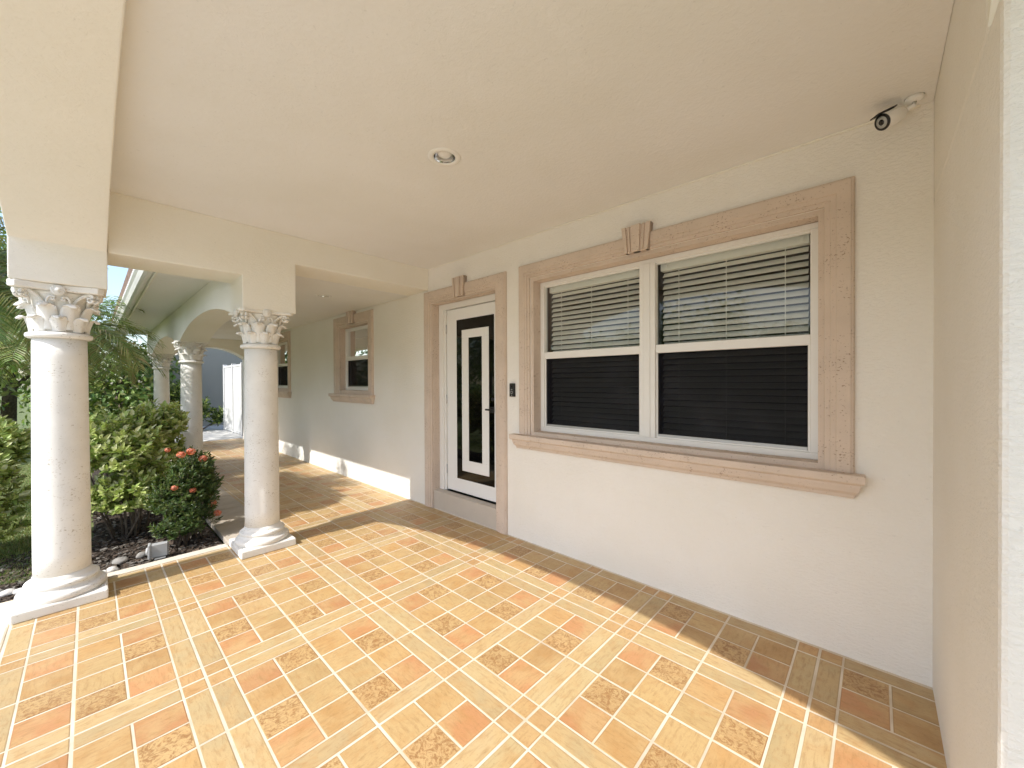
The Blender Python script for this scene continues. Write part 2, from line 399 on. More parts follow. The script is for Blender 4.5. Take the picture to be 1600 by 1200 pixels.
# garden side arcade of the walkway
ar = [(4.2355, 2.06)]
for (s0, s1) in ((4.2355, 7.42), (7.80, 11.05), (11.45, 11.99)):
    seg = arch_pts(s0, s1, 2.06, 2.26 if s1-s0 > 1 else 2.12, 2.2, 24); ar += seg if ar[-1] != seg[0] else seg[1:]
ar += [(11.99, 2.90), (4.2355, 2.90)]
b = HB(); b.prism(ar, 'yz', .90, 1.235); b.build('arcade', M_beam)
pts = [(1.2355, 2.04)] + arch_pts(1.2355, 2.691, 2.04, 2.30, 2.2, 24)[1:] + [(2.691, 2.9), (1.2355, 2.9)]
b = HB(); b.prism(pts, 'xz', 11.6, 11.99); b.build('walkway_end_arch', M_beam)
# eave of the walkway: soffit boards, fascia, gutter
b = HB()
for k in range(64):
    y = 4.24 + k*.125
    b.box(.47, .898, y+.002, y+.123, 2.545, 2.56)
b.build('eave_soffit', M_white)
b = HB(); b.box(.452, .468, 4.24, 12.2, 2.53, 2.70); b.build('fascia_board', M_beam)
gut = [(.448, 2.70), (.448, 2.56), (.40, 2.545), (.375, 2.56), (.355, 2.62), (.335, 2.65), (.335, 2.69), (.350, 2.69), (.350, 2.665), (.37, 2.63), (.385, 2.575), (.40, 2.562), (.436, 2.572), (.436, 2.70)]
b = HB(); b.prism(gut, 'xz', 4.24, 12.2); b.build('gutter', M_white)
M_roof = ground_mat('brown_roof_tile', [(.3, (.20, .13, .10)), (.7, (.32, .22, .17))], 8, .5)
b = HB()
b.prism([(.36, 2.705), (7.2, 4.75), (7.2, 4.87), (.33, 2.82)], 'xz', 4.24, 12.3)
b.prism([(-.60, 3.252), (7.2, 4.95), (7.2, 5.07), (-.62, 3.35)], 'xz', -8.3, 4.236)
b.build('roof', M_roof)
b = HB(); b.box(-.33, 7.0, -.62, 4.236, 3.2005, 3.2515); b.box(1.3, 7.0, -8.2, -.62, 3.2005, 3.2515); b.build('roof_deck', M_beam)

# ---- stone surrounds
def band_profile(y0, y1, z0, z1, w, b, sides='LTR', proud=.032):
    """moulded band round an opening: outer rect y0..y1, z1 top; three stepped layers butted as a mitred frame"""
    for (o_, i_, x) in ((0, w, proud*.55), (.004, w*.80, proud*.82), (w*.10, w*.60, proud), (w*.68, w*.70, proud*.6)):
        if i_ - o_ < .01: continue
        oy0, oy1, oz1 = y0+o_, y1-o_, z1-o_; iy0, iy1, iz1 = y0+i_, y1-i_, z1-i_
        xf = W - x
        outer = [(oy0, z0), (oy0, oz1), (oy1, oz1), (oy1, z0)]; inner = [(iy0, z0), (iy0, iz1), (iy1, iz1), (iy1, z0)]
        vs = [(xf, *p) for p in outer] + [(xf, *p) for p in inner] + [(W-.0005, *p) for p in outer] + [(W-.0005, *p) for p in inner]
        fs = []
        for k in range(3): fs.append((k, k+1, 4+k+1, 4+k)); fs.append((8+k, 8+k+1, k+1, k)); fs.append((4+k, 4+k+1, 12+k+1, 12+k))
        fs += [(0, 4, 12, 8), (3, 11, 15, 7)]
        b.add(vs, fs)
def reveal(b, y0, y1, z0, z1, x0, x1, th=.012):
    """tan lining of the opening"""
    b.box(x0, x1, y0, y0+th, z0, z1-.0005); b.box(x0, x1, y1-th, y1, z0, z1-.0005); b.box(x0+.0006, x1, y0+th+.0004, y1-th-.0004, z1-th, z1-.001)
def keystone(b, yc, z0, z1, wb, wt, proud=.058):
    def slab(k0, k1, x):   # fraction range over the width
        y0b, y1b = yc - wb/2 + wb*k0, yc - wb/2 + wb*k1; y0t, y1t = yc - wt/2 + wt*k0, yc - wt/2 + wt*k1
        b.prism([(y0b, z0), (y1b, z0), (y1t, z1), (y0t, z1)], 'yz', W-x, W-.002)
    slab(0, 1, proud*.78); slab(0, .14, proud); slab(.20, .27, proud*.94); slab(.34, .66, proud*1.06); slab(.73, .80, proud*.94); slab(.86, 1, proud)
def sill(b, y0, y1, z1, h=.13, proud=.075):
    prof = [(W-.001, z1), (W-proud, z1), (W-proud, z1-h*.30), (W-proud*.90, z1-h*.36), (W-proud*.72, z1-h*.40), (W-proud*.72, z1-h*.50), (W-proud*.60, z1-h*.72), (W-proud*.38, z1-h*.86), (W-proud*.32, z1-h), (W-.001, z1-h)]
    # mitred returns at the ends: scale the run with the projection
    n = len(prof); vs = []
    for sgn, ye in ((0, y0), (1, y1)):
        for (x, z) in prof:
            ins = (proud - (W - x)) if (W-x) > .002 else proud - prof_ins(z, prof)
            vs.append((x, ye + ins*.8 if sgn == 0 else ye - ins*.8, z))
    fs = [(k, (k+1) % n, n+(k+1) % n, n+k) for k in range(n)] + [tuple(range(n))[::-1], tuple(range(n, 2*n))]
    b.add(vs, fs)
def prof_ins(z, prof):
    return .075 if z > (prof[0][1]+prof[-1][1])/2 else .024

def make_window(y0, y1, z0, z1, outer, label, mull=None, slats=True, key=True, xf=2.785):
    """the white frame is the part; everything else hangs below it"""
    fw = .042; d = .055
    def fbox(b, a0, a1, c0, c1, x0=xf, x1=None): b.box(x0, x1 or xf+d, a0, a1, c0, c1)
    b = HB()
    fbox(b, y0, y1, z0, z0+fw*.9); fbox(b, y0, y1, z1-fw*.8, z1); fbox(b, y0, y0+fw, z0+fw*.9, z1-fw*.8); fbox(b, y1-fw, y1, z0+fw*.9, z1-fw*.8)
    lites = []
    if mull:
        m0, m1 = mull; fbox(b, m0, m1, z0+fw*.9, z1-fw*.8, xf-.008); b.box(xf-.016, xf-.008, m0+.035, m1-.035, z0+fw*.9, z1-fw*.8)
        lites = [(y0+fw, m0), (m1, y1-fw)]
    else: lites = [(y0+fw, y1-fw)]
    win = b.build('window', M_white, None, .004, recalc=True); win['label'] = label
    ms = 1.680 if mull else (z0+z1)/2 + .01
    for (a0, a1) in lites:
        b = HB(); fbox(b, a0, a1, ms-.030, ms+.030, xf+.004, xf+.045); b.build('meeting_rail', M_white, win, .003)
        b = HB()
        fbox(b, a0, a0+.012, z0+fw*.9, ms-.03, xf+.012, xf+.04); fbox(b, a1-.012, a1, z0+fw*.9, ms-.03, xf+.012, xf+.04)
        fbox(b, a0+.012, a1-.012, z0+fw*.9, z0+fw*.9+.010, xf+.012, xf+.04)
        b.build('sash', M_white, win, .002)
        b = HB(); fbox(b, a0, a1, z1-fw*.8-.012, z1-fw*.8, xf+.02, xf+.045); b.build('top_bead', M_white, win)
        b = HB(); fbox(b, a0+.013, a1-.013, z0+fw*.9, z0+fw*.9+.028, xf+.014, xf+.035); b.build('screen_rail', M_alu, win, .002)
        b = HB(); b.add([(xf+.034, a0, ms+.03), (xf+.034, a1, ms+.03), (xf+.034, a1, z1-fw*.8-.012), (xf+.034, a0, z1-fw*.8-.012)], [(0, 1, 2, 3)])
        b.build('upper_pane', M_glass, win)
        b = HB(); b.add([(xf+.043, a0, z0+fw*.9), (xf+.043, a1, z0+fw*.9), (xf+.043, a1, ms-.03), (xf+.043, a0, ms-.03)], [(0, 1, 2, 3)])
        b.build('lower_pane', M_glass, win)
        b = HB(); b.add([(xf+.022, a0+.012, z0+fw*.9+.028), (xf+.022, a1-.012, z0+fw*.9+.028), (xf+.022, a1-.012, ms-.031), (xf+.022, a0+.012, ms-.031)], [(0, 1, 2, 3)])
        b.build('insect_screen', M_screen, win)
        # venetian blind
        b = HB(); xb = xf + .105; pitch = .0425; n = int((z1 - z0 - .09)/pitch)
        rng = random.Random(int(a0*100))
        for k in range(n):
            zc = z1 - .115 - k*pitch; sag = rng.uniform(-.0015, .0015)
            pr = []
            for q in range(6):
                s_ = (q/5-.5)*.049; pr.append((xb + s_*.62, zc + sag + s_*.74 + .0022*math.cos(math.pi*(q/5-.5))))
            vs = [(x, a0+.018, z) for x, z in pr] + [(x, a1-.018, z + rng.uniform(-.002, .002)) for x, z in pr]
            b.add(vs, [(q, q+1, 6+q+1, 6+q) for q in range(5)], None, True)
        b.build('blind_slats', M_blind, win)
        b = HB(); b.box(xb-.035, xb+.02, a0+.010, a1-.010, z1-.088, z1-.035); 
        for e_ in (a0+.035, a1-.06): b.box(xb-.042, xb-.034, e_, e_+.025, z1-.080, z1-.042)
        b.build('blind_headrail', M_blind, win, .003)
        b = HB(); b.box(xb-.02, xb+.02, a0+.012, a1-.012, z0+.045, z0+.066); b.build('blind_bottom_rail', M_blind, win, .003)
        b = HB()
        for fr_ in (.14, .5, .84):
            yy = a0 + (a1-a0)*fr_; b.box(xb-.034, xb-.032, yy, yy+.004, z0+.06, z1-.085)
        b.build('blind_cord', M_blind, win)
    # surround
    oy0, oy1, oz0, oz1, w = outer
    b = HB(); band_profile(oy0, oy1, oz0, oz1, w, b)
    b.build('surround', M_trim, win, .005, recalc=True)
    b = HB(); gp_ = .0355 if mull else .030; reveal(b, y0-gp_, y1+gp_, oz0-.02, z1+.036, W+.0003, xf+.02, .034); b.box(W-.001, xf+.02, y0-.034, y1+.034, oz0-.04, z0-.001)
    b.build('reveal_lining', M_trim, win, recalc=True)
    b = HB(); sill(b, oy0-.045, oy1+.075, oz0, .128, .080); b.build('sill', M_trim, win, .004, recalc=True)
    if key:
        yc = key; b = HB(); keystone(b, yc, z1+.030, oz1+.058, .172, .215) ; b.build('keystone', M_trim, win, .004)
    return win
make_window(.235, 2.235, 1.00, 2.338, (.083, 2.395, .968, 2.497, .124), 'large white double window with half-raised cream blinds', (1.172, 1.290), key=1.252)
make_window(5.285, 6.215, 1.325, 2.292, (5.12, 6.38, 1.270, 2.46, .132), 'single window along the walkway beyond the door', key=5.75)
make_window(8.59, 9.60, 1.325, 2.292, (8.42, 9.77, 1.270, 2.46, .132), 'window at the far end of the walkway', key=9.1)

# ---- door
b = HB()
for (a0, a1, c0, c1) in ((2.7107, 2.735, .205, 2.333), (3.655, 3.7343, .205, 2.333), (2.735, 3.655, 2.270, 2.333)):
    b.box(2.775, 2.86, a0, a1, c0, c1)
b.box(2.790, 2.86, 3.625, 3.655, .205, 2.270)
b.build('door_frame', M_white, None, .003)
b = HB(); b.box(2.800, 2.845, 2.740, 3.618, .222, 2.262)
door = b.build('door', M_door, None, .003); door['label'] = 'white front door with black glass panels'
b = HB(); b.box(2.7965, 2.802, 2.846, 3.440, .372, 2.135); b.build('glass_panel', M_blkglass, door)
b = HB()
for (a0, a1, c0, c1) in ((2.918, 3.345, 1.925, 2.015), (2.918, 3.345, .470, .590), (2.918, 3.022, .5905, 1.9245), (3.235, 3.345, .5905, 1.9245)):
    b.box(2.7905, 2.7963, a0, a1, c0, c1)
b.build('white_inlay_frame', M_door, door, .0015)
b = HB(); b.box(2.770, 2.799, 2.842, 2.885, 1.13, 1.19); b.obox((2.752, 2.872, 1.163), (.010, 0, 0), (0, .055, 0), (0, 0, .009)); b.build('handle', M_black, door, .004)
b = HB(); b.box(2.783, 2.799, 2.845, 2.880, 1.25, 1.285); b.build('deadbolt', M_black, door, .006)
for z in (.45, 1.25, 2.05):
    b = HB(); b.tube([(2.796, 3.6215, z-.05), (2.796, 3.6215, z+.05)], .006); b.build('hinge', M_alu, door)
b = HB(); b.box(2.694, 2.795, 2.702, 3.748, -.02, .204); b.build('threshold_step', M_sill, None, .006)
b = HB(); band_profile(2.562, 3.885, .0, 2.488, .142, b); ds = b.build('door_surround', M_trim, None, .005, recalc=True)
b = HB(); reveal(b, 2.7005, 3.7445, .0, 2.3445, W+.0003, 2.775, .010); b.build('door_lining', M_trim, ds if False else None, recalc=True)
b = HB(); keystone(b, 3.225, 2.348, 2.553, .150, .185); b.build('door_keystone', M_trim, None, .004)

# ------------------------------------------------------------------ columns
def leaf_strip(b, ang, z0, z1, w, r0, r1, curl, rc, n=9, th=.008):
    """acanthus leaf: rises up the bell, then rolls outward; n rows x 5 across"""
    rows = []
    h = z1 - z0
    for i in range(n):
        t_ = i/(n-1)
        if t_ < .68:
            s_ = t_/.68; z = z0 + h*s_; rr = r0 + (r1-r0)*s_**1.6
        else:
            s_ = (t_-.68)/.32*math.pi*.92; z = z1 + curl*math.sin(s_)*.75; rr = r1 + curl*(1-math.cos(s_))*.62
        ww = w*(.80 + .30*math.sin(math.pi*min(1, t_*1.05)))*(1 if t_ < .75 else 1-.55*((t_-.75)/.25)**1.5)
        rows.append((rr, z, ww))
    vs = []; m = 7
    for (rr, z, ww) in rows:
        for k in range(m):
            u = (k/(m-1)-.5)*2
            A = ang + u*ww/2/max(rr, .08); bulge = .010*(1-u*u) + (.004 if k == m//2 else 0) + (-.002 if k in (1, 5) else 0)
            vs.append(((rr+bulge)*math.cos(A), (rr+bulge)*math.sin(A), z))
    fs = [(i*m+k, i*m+k+1, (i+1)*m+k+1, (i+1)*m+k) for i in range(n-1) for k in range(m-1)]
    # thickness
    nv = len(vs); vs2 = []
    for (i, (rr, z, ww)) in enumerate(rows):
        for k in range(m):
            x, y, zz = vs[i*m+k]; q = math.hypot(x, y); t_ = i/(n-1)
            off = th*(1 if t_ < .7 else .6); dz = 0 if t_ < .68 else -th*.9
            vs2.append((x*(q-off)/q, y*(q-off)/q, zz+dz))
    vs += vs2; fs += [tuple(nv+q for q in f)[::-1] for f in fs]
    for k in range(m-1): fs.append(((n-1)*m+k, (n-1)*m+k+1, nv+(n-1)*m+k+1, nv+(n-1)*m+k))
    for i in range(n-1):
        fs.append((i*m, (i+1)*m, nv+(i+1)*m, nv+i*m)); fs.append((i*m+m-1, nv+i*m+m-1, nv+(i+1)*m+m-1, (i+1)*m+m-1))
    b.add(vs, fs, None, True)
ZC = 1.79
def make_column(x, y, label):
    root = empty('column', (x, y, 0), label, 'column', 'white stone columns with leafy capitals')
    b = MB(); b.box(-.208, .208, -.208, .208, 0, .062); b.build('plinth', M_col, root, .009)
    b = MB(); b.lathe([(.10, .0622), (.196, .0622), (.204, .072), (.206, .084), (.203, .098), (.192, .108), (.178, .111), (.176, .118), (.163, .126), (.160, .134), (.168, .139), (.172, .148), (.168, .158), (.156, .163), (.150, .166), (.140, .178), (.1325, .20), (.1, .20)], n=64)
    b.build('base', M_col, root)
    b = MB(); prof = [(.10, .2003)]
    for k in range(13):
        t_ = k/12; prof.append((.1315 - .0075*t_**1.6, .201 + (1.742-.201)*t_))
    prof.append((.10, 1.7425)); b.lathe(prof, n=64); b.build('shaft', M_col, root)
    b = MB(); b.lathe([(.10, 1.743), (.138, 1.743), (.150, 1.750), (.153, 1.762), (.150, 1.774), (.138, 1.781), (.118, 1.785), (.10, 1.785)], n=64)
    cap = b.build('capital', M_col, root)
    b = MB(); b.lathe([(.09, 1.785), (.113, 1.786), (.115, 1.86), (.120, 1.93), (.135, 1.99), (.158, 2.026), (.160, 2.040), (.10, 2.041)], n=48); b.build('bell', M_col, cap)
    for k in range(8):
        b = MB(); leaf_strip(b, k*math.pi/4, 1.786, 1.862, .078, .121, .138, .030, 0); b.build('lower_leaf', M_col, cap)
    for k in range(8):
        b = MB(); leaf_strip(b, k*math.pi/4 + math.pi/8, 1.80, 1.935, .092, .118, .146, .036, 0); b.build('upper_leaf', M_col, cap)
    # volutes at the four corners and helices
    for k in range(4):
        A = math.pi/4 + k*math.pi/2; d = Vector((math.cos(A), math.sin(A), 0)); s_ = Vector((-math.sin(A), math.cos(A), 0))
        for sg in (-1, 1):
            pts = []; rad = []
            st = d*.128 + s_*sg*.055 + Vector((0, 0, 1.915)); en = d*.196 + s_*sg*.020 + Vector((0, 0, 2.032))
            for q in range(7):
                u = q/6; pts.append(st.lerp(en, u) + d*(-.018*math.sin(u*math.pi)) + Vector((0, 0, .014*math.sin(u*math.pi)))); rad.append(.006+.006*u)
            cen = d*.210 + s_*sg*.016 + Vector((0, 0, 2.006))
            for q in range(22):
                th = math.pi*.62 - q*.42; rr = .030*(1-q/24)
                pts.append(cen + d*rr*math.cos(th) + Vector((0, 0, rr*math.sin(th)))); rad.append(.010*(1-q/40))
            b = MB(); b.tube(pts, rad, 8); b.build('volute', M_col, cap)
    for k in range(4):      # inner scroll pair and flower on each face
        A = k*math.pi/2; d = Vector((math.cos(A), math.sin(A), 0)); s_ = Vector((-math.sin(A), math.cos(A), 0)); b = MB()
        for sg in (-1, 1):
            pts = []; st = d*.125 + s_*sg*.062 + Vector((0, 0, 1.92)); cen = d*.163 + s_*sg*.026 + Vector((0, 0, 1.992))
            for q in range(6): pts.append(st.lerp(cen + s_*sg*.020, q/5))
            for q in range(16):
                th = q*.45; rr = .019*(1-q/18); pts.append(cen + s_*sg*rr*math.cos(th) + Vector((0, 0, rr*math.sin(th))))
            b.tube(pts, .0065, 7)
        b.build('inner_scroll', M_col, cap)
        b = MB(); mt = Matrix((s_, Vector((0, 0, 1)), d)).transposed()
        b.lathe([(.001, .175), (.030, .175), (.034, .186), (.030, .196), (.020, .193), (.014, .200), (.001, .203)], (0, 0, 2.044), 24, mat=mt)
        b.build('flower', M_col, cap)
    # abacus with concave sides
    b = MB(); poly = []
    for k in range(4):
        A = math.pi/4 + k*math.pi/2
        c0 = Vector((math.cos(A), math.sin(A)))*.268; t_ = Vector((-math.sin(A), math.cos(A)))
        poly += [c0 - t_*.022, c0 + t_*.022]
        A2 = A + math.pi/2; c1 = Vector((math.cos(A2), math.sin(A2)))*.268; t2 = Vector((-math.sin(A2), math.cos(A2))); e0 = c0 + t_*.022; e1 = c1 - t2*.022
        nrm = Vector((math.cos(A+math.pi/4), math.sin(A+math.pi/4)))
        for q in range(1, 8):
            u = q/8; poly.append(e0.lerp(e1, u) - nrm*.030*math.sin(math.pi*u))
    b.prism([tuple(p) for p in poly], 'xy', 2.041, 2.064 if x > .5 else BB-.001)
    b.build('abacus', M_col, cap, .006)
    return root
def copy_tree(o, parent=None):
    c = o.copy(); C.objects.link(c); c.parent = parent
    for ch in list(o.children): copy_tree(ch, c)
    return c
col1 = make_column(-.130, 4.005, 'free-standing outer column at the porch corner, left of the flower bed')
col2 = make_column(1.040, 4.005, 'inner column standing between the porch and the tiled walkway')
col3 = copy_tree(col2); col3.location = (1.055, 7.62, 0); col3['label'] = 'column farther down the walkway, rising behind the green shrub'
col4 = copy_tree(col2); col4.location = (1.055, 11.22, 0); col4['label'] = 'smallest and farthest column, half hidden by palm fronds'
col5 = copy_tree(col1); col5.location = (-.130, -.41, 0); col5['label'] = 'column at the near corner of the porch, outside the picture'

# ------------------------------------------------------------------ fittings on wall and ceiling
def downlight(x, y, z, label):
    r_ = empty('downlight', (x, y, z), label, 'ceiling light', 'recessed ceiling lights')
    b = MB(); b.lathe([(.062, -.001), (.064, -.006), (.082, -.008), (.092, -.004), (.094, -.0005)], n=48); b.build('trim_ring', M_white, r_)
    return r_
# the ring stands below the ceiling; the can is a shallow bright cone inside it
for (x, y, z, lab) in ((1.412, 1.838, 2.752, 'round white recessed light in the main porch ceiling'), (1.955, 4.96, 2.505, 'small recessed light in the walkway ceiling beyond the beam')):
    r_ = empty('downlight', (x, y, z), lab, 'ceiling light', 'recessed ceiling lights')
    def ring(b, prof, n=48):
        vs = []; m = len(prof)
        for i in range(n):
            A = 2*math.pi*i/n; vs += [(p[0]*math.cos(A), p[0]*math.sin(A), p[1]) for p in prof]
        b.add(vs, [(i*m+k, i*m+k+1, ((i+1) % n)*m+k+1, ((i+1) % n)*m+k) for i in range(n) for k in range(m-1)], None, True)
    b = MB(); ring(b, [(.095, -.0003), (.093, -.004), (.080, -.007), (.066, -.006), (.062, -.002), (.060, .010)]); b.build('trim_ring', M_white, r_)
    b = MB(); ring(b, [(.0605, -.003), (.052, .03), (.044, .07), (.0, .072)]); b.build('reflector', M_chrome, r_)
    b = MB(); b.lathe([(.001, .008), (.034, .010), (.042, .022), (.034, .05), (.014, .07)], n=24); b.build('lamp', M_white, r_)
# cut the ceiling above the lights: simple boolean-free holes are made with a boolean modifier
def cut(name, cyls):
    o = next(q for q in house.children if q.name.startswith(name))
    bm = bmesh.new()
    for (x, y, z) in cyls:
        g_ = bmesh.ops.create_cone(bm, cap_ends=True, segments=48, radius1=.063, radius2=.063, depth=.4, matrix=Matrix.Translation((x-2.692, y-1.8, z)))
    me = bpy.data.meshes.new('cutter'); bm.to_mesh(me); bm.free(); c = bpy.data.objects.new('cutter', me); C.objects.link(c); c.location = (2.692, 1.8, 0)
    md = o.modifiers.new('b', 'BOOLEAN'); md.operation = 'DIFFERENCE'; md.object = c; md.solver = 'EXACT'
    bpy.context.view_layer.update(); dg = bpy.context.evaluated_depsgraph_get()
    nm = bpy.data.meshes.new_from_object(o.evaluated_get(dg)); o.modifiers.clear(); o.data = nm
    bpy.data.objects.remove(c)
cut('porch_ceiling', [(1.412, 1.838, 2.79)]); cut('walkway_ceiling', [(1.955, 4.96, 2.54)])

db = empty('doorbell', (W, 2.485, 1.37), 'slim black video doorbell between the door and the big window', 'doorbell')
b = MB(); b.box(-.022, -.0005, -.030, .030, -.062, .062); b.build('housing', M_black, db, .004)
mt = Matrix(((0, 0, -1), (0, 1, 0), (1, 0, 0)))
b = MB(); b.lathe([(.001, .0221), (.007, .0221), (.0075, .0235), (.001, .0240)], (0, 0, .034), 20, mat=mt); b.build('lens', M_blkglass, db)
M_mark = plain('pale_print', (.6, .6, .6), .5)
b = MB()
for k in range(20):
    A = 2*math.pi*k/20; A2 = 2*math.pi*(k+1)/20
    b.add([(-.0232, .0135*math.cos(A), -.022+.0135*math.sin(A)), (-.0232, .0135*math.cos(A2), -.022+.0135*math.sin(A2)), (-.0232, .0105*math.cos(A2), -.022+.0105*math.sin(A2)), (-.0232, .0105*math.cos(A), -.022+.0105*math.sin(A))], [(0, 1, 2, 3)])
b.box(-.0236, -.0225, -.011, .011, .002, .0045); b.box(-.0236, -.0225, -.0015, .0015, .0045, .009); b.box(-.0236, -.0225, -.004, .004, -.052, -.047)
b.build('button_ring', M_mark, db)

# bullet camera at the ceiling corner
cm = empty('security_camera', (2.60, -.125, 2.752), 'white bullet camera with a black lens face under the ceiling corner', 'camera')
ax = Vector((-.58, .70, -.42)).normalized(); sd = ax.cross(Vector((0, 0, 1))).normalized(); up = sd.cross(ax)
mt = Matrix((sd, up, ax)).transposed(); lc = Vector((2.548, -.020, 2.662)) - Vector((2.60, -.125, 2.752))
b = MB(); b.lathe([(.001, -.10), (.020, -.10), (.030, -.085), (.036, -.06), (.037, -.004), (.034, .0)], lc, 32, mat=mt); b.build('body', M_white, cm)
b = MB(); b.lathe([(.024, -.0003), (.0355, -.0003), (.0370, .004), (.0355, .007), (.028, .006), (.001, .0055)], lc, 32, mat=mt)
b.obox(lc + up*.038 - ax*.020, sd*.024, up*.0025, ax*.045); b.build('front_bezel', M_black, cm)
b = MB(); b.lathe([(.013, .0062), (.026, .0062), (.026, .0072), (.013, .0078)], lc, 32, mat=mt); b.build('infrared_ring', M_grey, cm)
b = MB(); b.lathe([(.001, .0060), (.0128, .0060), (.0128, .009), (.001, .0105)], lc, 24, mat=mt); b.build('lens', M_blkglass, cm)
b = MB(); b.lathe([(.001, -.022), (.020, -.022), (.032, -.014), (.034, -.001), (.001, -.001)], (0, 0, 0), 28); b.tube([(0, 0, -.02), (0, 0, -.035), tuple(lc - ax*.088)], .010, 10); b.build('bracket', M_white, cm)

# garden floodlight in the bed
gl = empty('garden_light', (.395, 4.46, -.06), 'small grey garden floodlight on the mulch next to the porch kerb', 'garden light', None, R_(-8))
b = MB(); b.box(-.052, .052, -.030, .030, .045, .150)
for k in range(6): b.box(.0535, .060, -.028, .028, .052+k*.016, .058+k*.016)
b.build('housing', M_grey, gl, .006)
b = MB(); b.box(-.072, -.0525, -.040, .040, .036, .158); b.build('front_frame', M_grey, gl, .007)
b = MB(); b.lathe([(.001, .072), (.030, .0725), (.034, .076), (.028, .084), (.001, .088)], (0, 0, .098), 24, mat=mt_ if False else Matrix(((0, 0, -1), (0, 1, 0), (1, 0, 0)))); b.build('lens', plain('clouded_lens', (.6, .6, .58), .15), gl)
b = MB(); b.tube([(.01, 0, -.01), (.01, 0, .05)], .012); b.box(-.03, .04, -.045, .045, .030, .036); b.build('stake', M_grey, gl)

# ------------------------------------------------------------------ mulch, stones, grass
def chip(b, x, y, z, s, rng, cols):
    A = rng.uniform(0, math.pi); ti = rng.uniform(-.5, .5)
    ax = Vector((math.cos(A), math.sin(A), ti*.6))*s; ay = Vector((-math.sin(A), math.cos(A), rng.uniform(-.5, .5)))*s*rng.uniform(.3, .55); az = ax.cross(ay).normalized()*s*.16
    k = rng.uniform(.6, 1.3); c = rng.choice(cols); b.obox((x, y, z), ax, ay, az, tuple(q*k for q in c))
def tone_mat(name, rough=.85, spec=.3):
    m = Mat(name); at = m.node('ShaderNodeAttribute', attribute_name='tone')
    c = m.mix(m.math('MULTIPLY', m.noise(60, 4), .6), at.outputs['Color'], (.05, .04, .03)); return m.done(c, rough, m.bump(m.noise(80, 3), .5, .005), spec)
rng = random.Random(3); b = MB(); MC = [(.055, .038, .027), (.09, .065, .048), (.15, .125, .10), (.03, .021, .016), (.26, .24, .21), (.12, .085, .06)]
for _ in range(9000):
    y = 4.31 + (rng.random()**1.5)*3.6; x = rng.uniform(-.9, .82)
    if x < .02 and y > 5.5: continue
    chip(b, x, y, -.052+rng.uniform(0, .014), rng.uniform(.008, .026), rng, MC)
tag(b.build('mulch', tone_mat('mulch_chip')), 'dark bark chips and grey leaf litter filling the flower bed', 'mulch', None, 'stuff')
def stone_mesh(b, s, rng, flat=.6):
    bm = bmesh.new(); bmesh.ops.create_icosphere(bm, subdivisions=3, radius=1)
    off = Vector((rng.uniform(0, 50),)*3)
    for v in bm.verts:
        v.co *= 1 + .22*mnoise.noise(v.co*1.1+off); v.co = Vector((v.co.x*s, v.co.y*s*rng_a, v.co.z*s*flat))
    b.add([v.co[:] for v in bm.verts], [[q.index for q in f.verts] for f in bm.faces], None, True); bm.free()
M_stone = ground_mat('river_stone', [(.3, (.50, .47, .43)), (.7, (.66, .64, .60))], 5, .15)
M_stone2 = ground_mat('grey_stone', [(.3, (.22, .21, .19)), (.7, (.36, .34, .31))], 5, .25)
STN = [(-.400, 4.50, .040, 0, 'leftmost pale river stone beside the outer column base'), (-.345, 4.47, .038, 0, 'second pale river stone from the left beside the outer column'), (-.290, 4.49, .034, 0, 'pale river stone tucked closest behind the outer column base'),
       (.115, 4.43, .040, 0, 'light stone just right of the outer column at the mulch edge'), (.165, 4.60, .048, 1, 'grey stone behind the light stone in the mulch'), (.30, 4.62, .045, 1, 'flat grey stone in the mulch left of the garden light'), (-.47, 4.55, .042, 0, 'pale river stone at the edge of the lawn')]
for (x, y, s, g2, lab) in STN:
    rng_a = rng.uniform(.75, 1.15); b = MB(); stone_mesh(b, s, rng)
    o = b.build('stone', M_stone2 if g2 else M_stone, None, 0, (x, y, -.045+s*.4)); o.rotation_euler = (0, 0, rng.uniform(0, 6)); tag(o, lab, 'stone', 'loose stones in the bed')
b = MB(); G = [(.22, .30, .08), (.32, .38, .13), (.42, .42, .22), (.15, .22, .06)]
for _ in range(26000):
    y = 4.72 + rng.random()**1.6*7; x = -.18 - (y-4.6)*rng.random()*.35 - rng.random()*.5 + rng.uniform(-.1, .1) if rng.random() < .75 else rng.uniform(-4, -.2)
    h = rng.uniform(.02, .055); A = rng.uniform(0, 6.28); dx, dy = math.cos(A)*.0035, math.sin(A)*.0035; lx, ly = rng.uniform(-.03, .03), rng.uniform(-.03, .03)
    b.add([(x-dx, y-dy, -.068), (x+dx, y+dy, -.068), (x+lx, y+ly, -.068+h)], [(0, 1, 2)], tuple(q*rng.uniform(.7, 1.2) for q in rng.choice(G)))
tag(b.build('grass', M_leaf), 'sunlit short lawn grass beyond the outer column', 'grass', None, 'stuff')

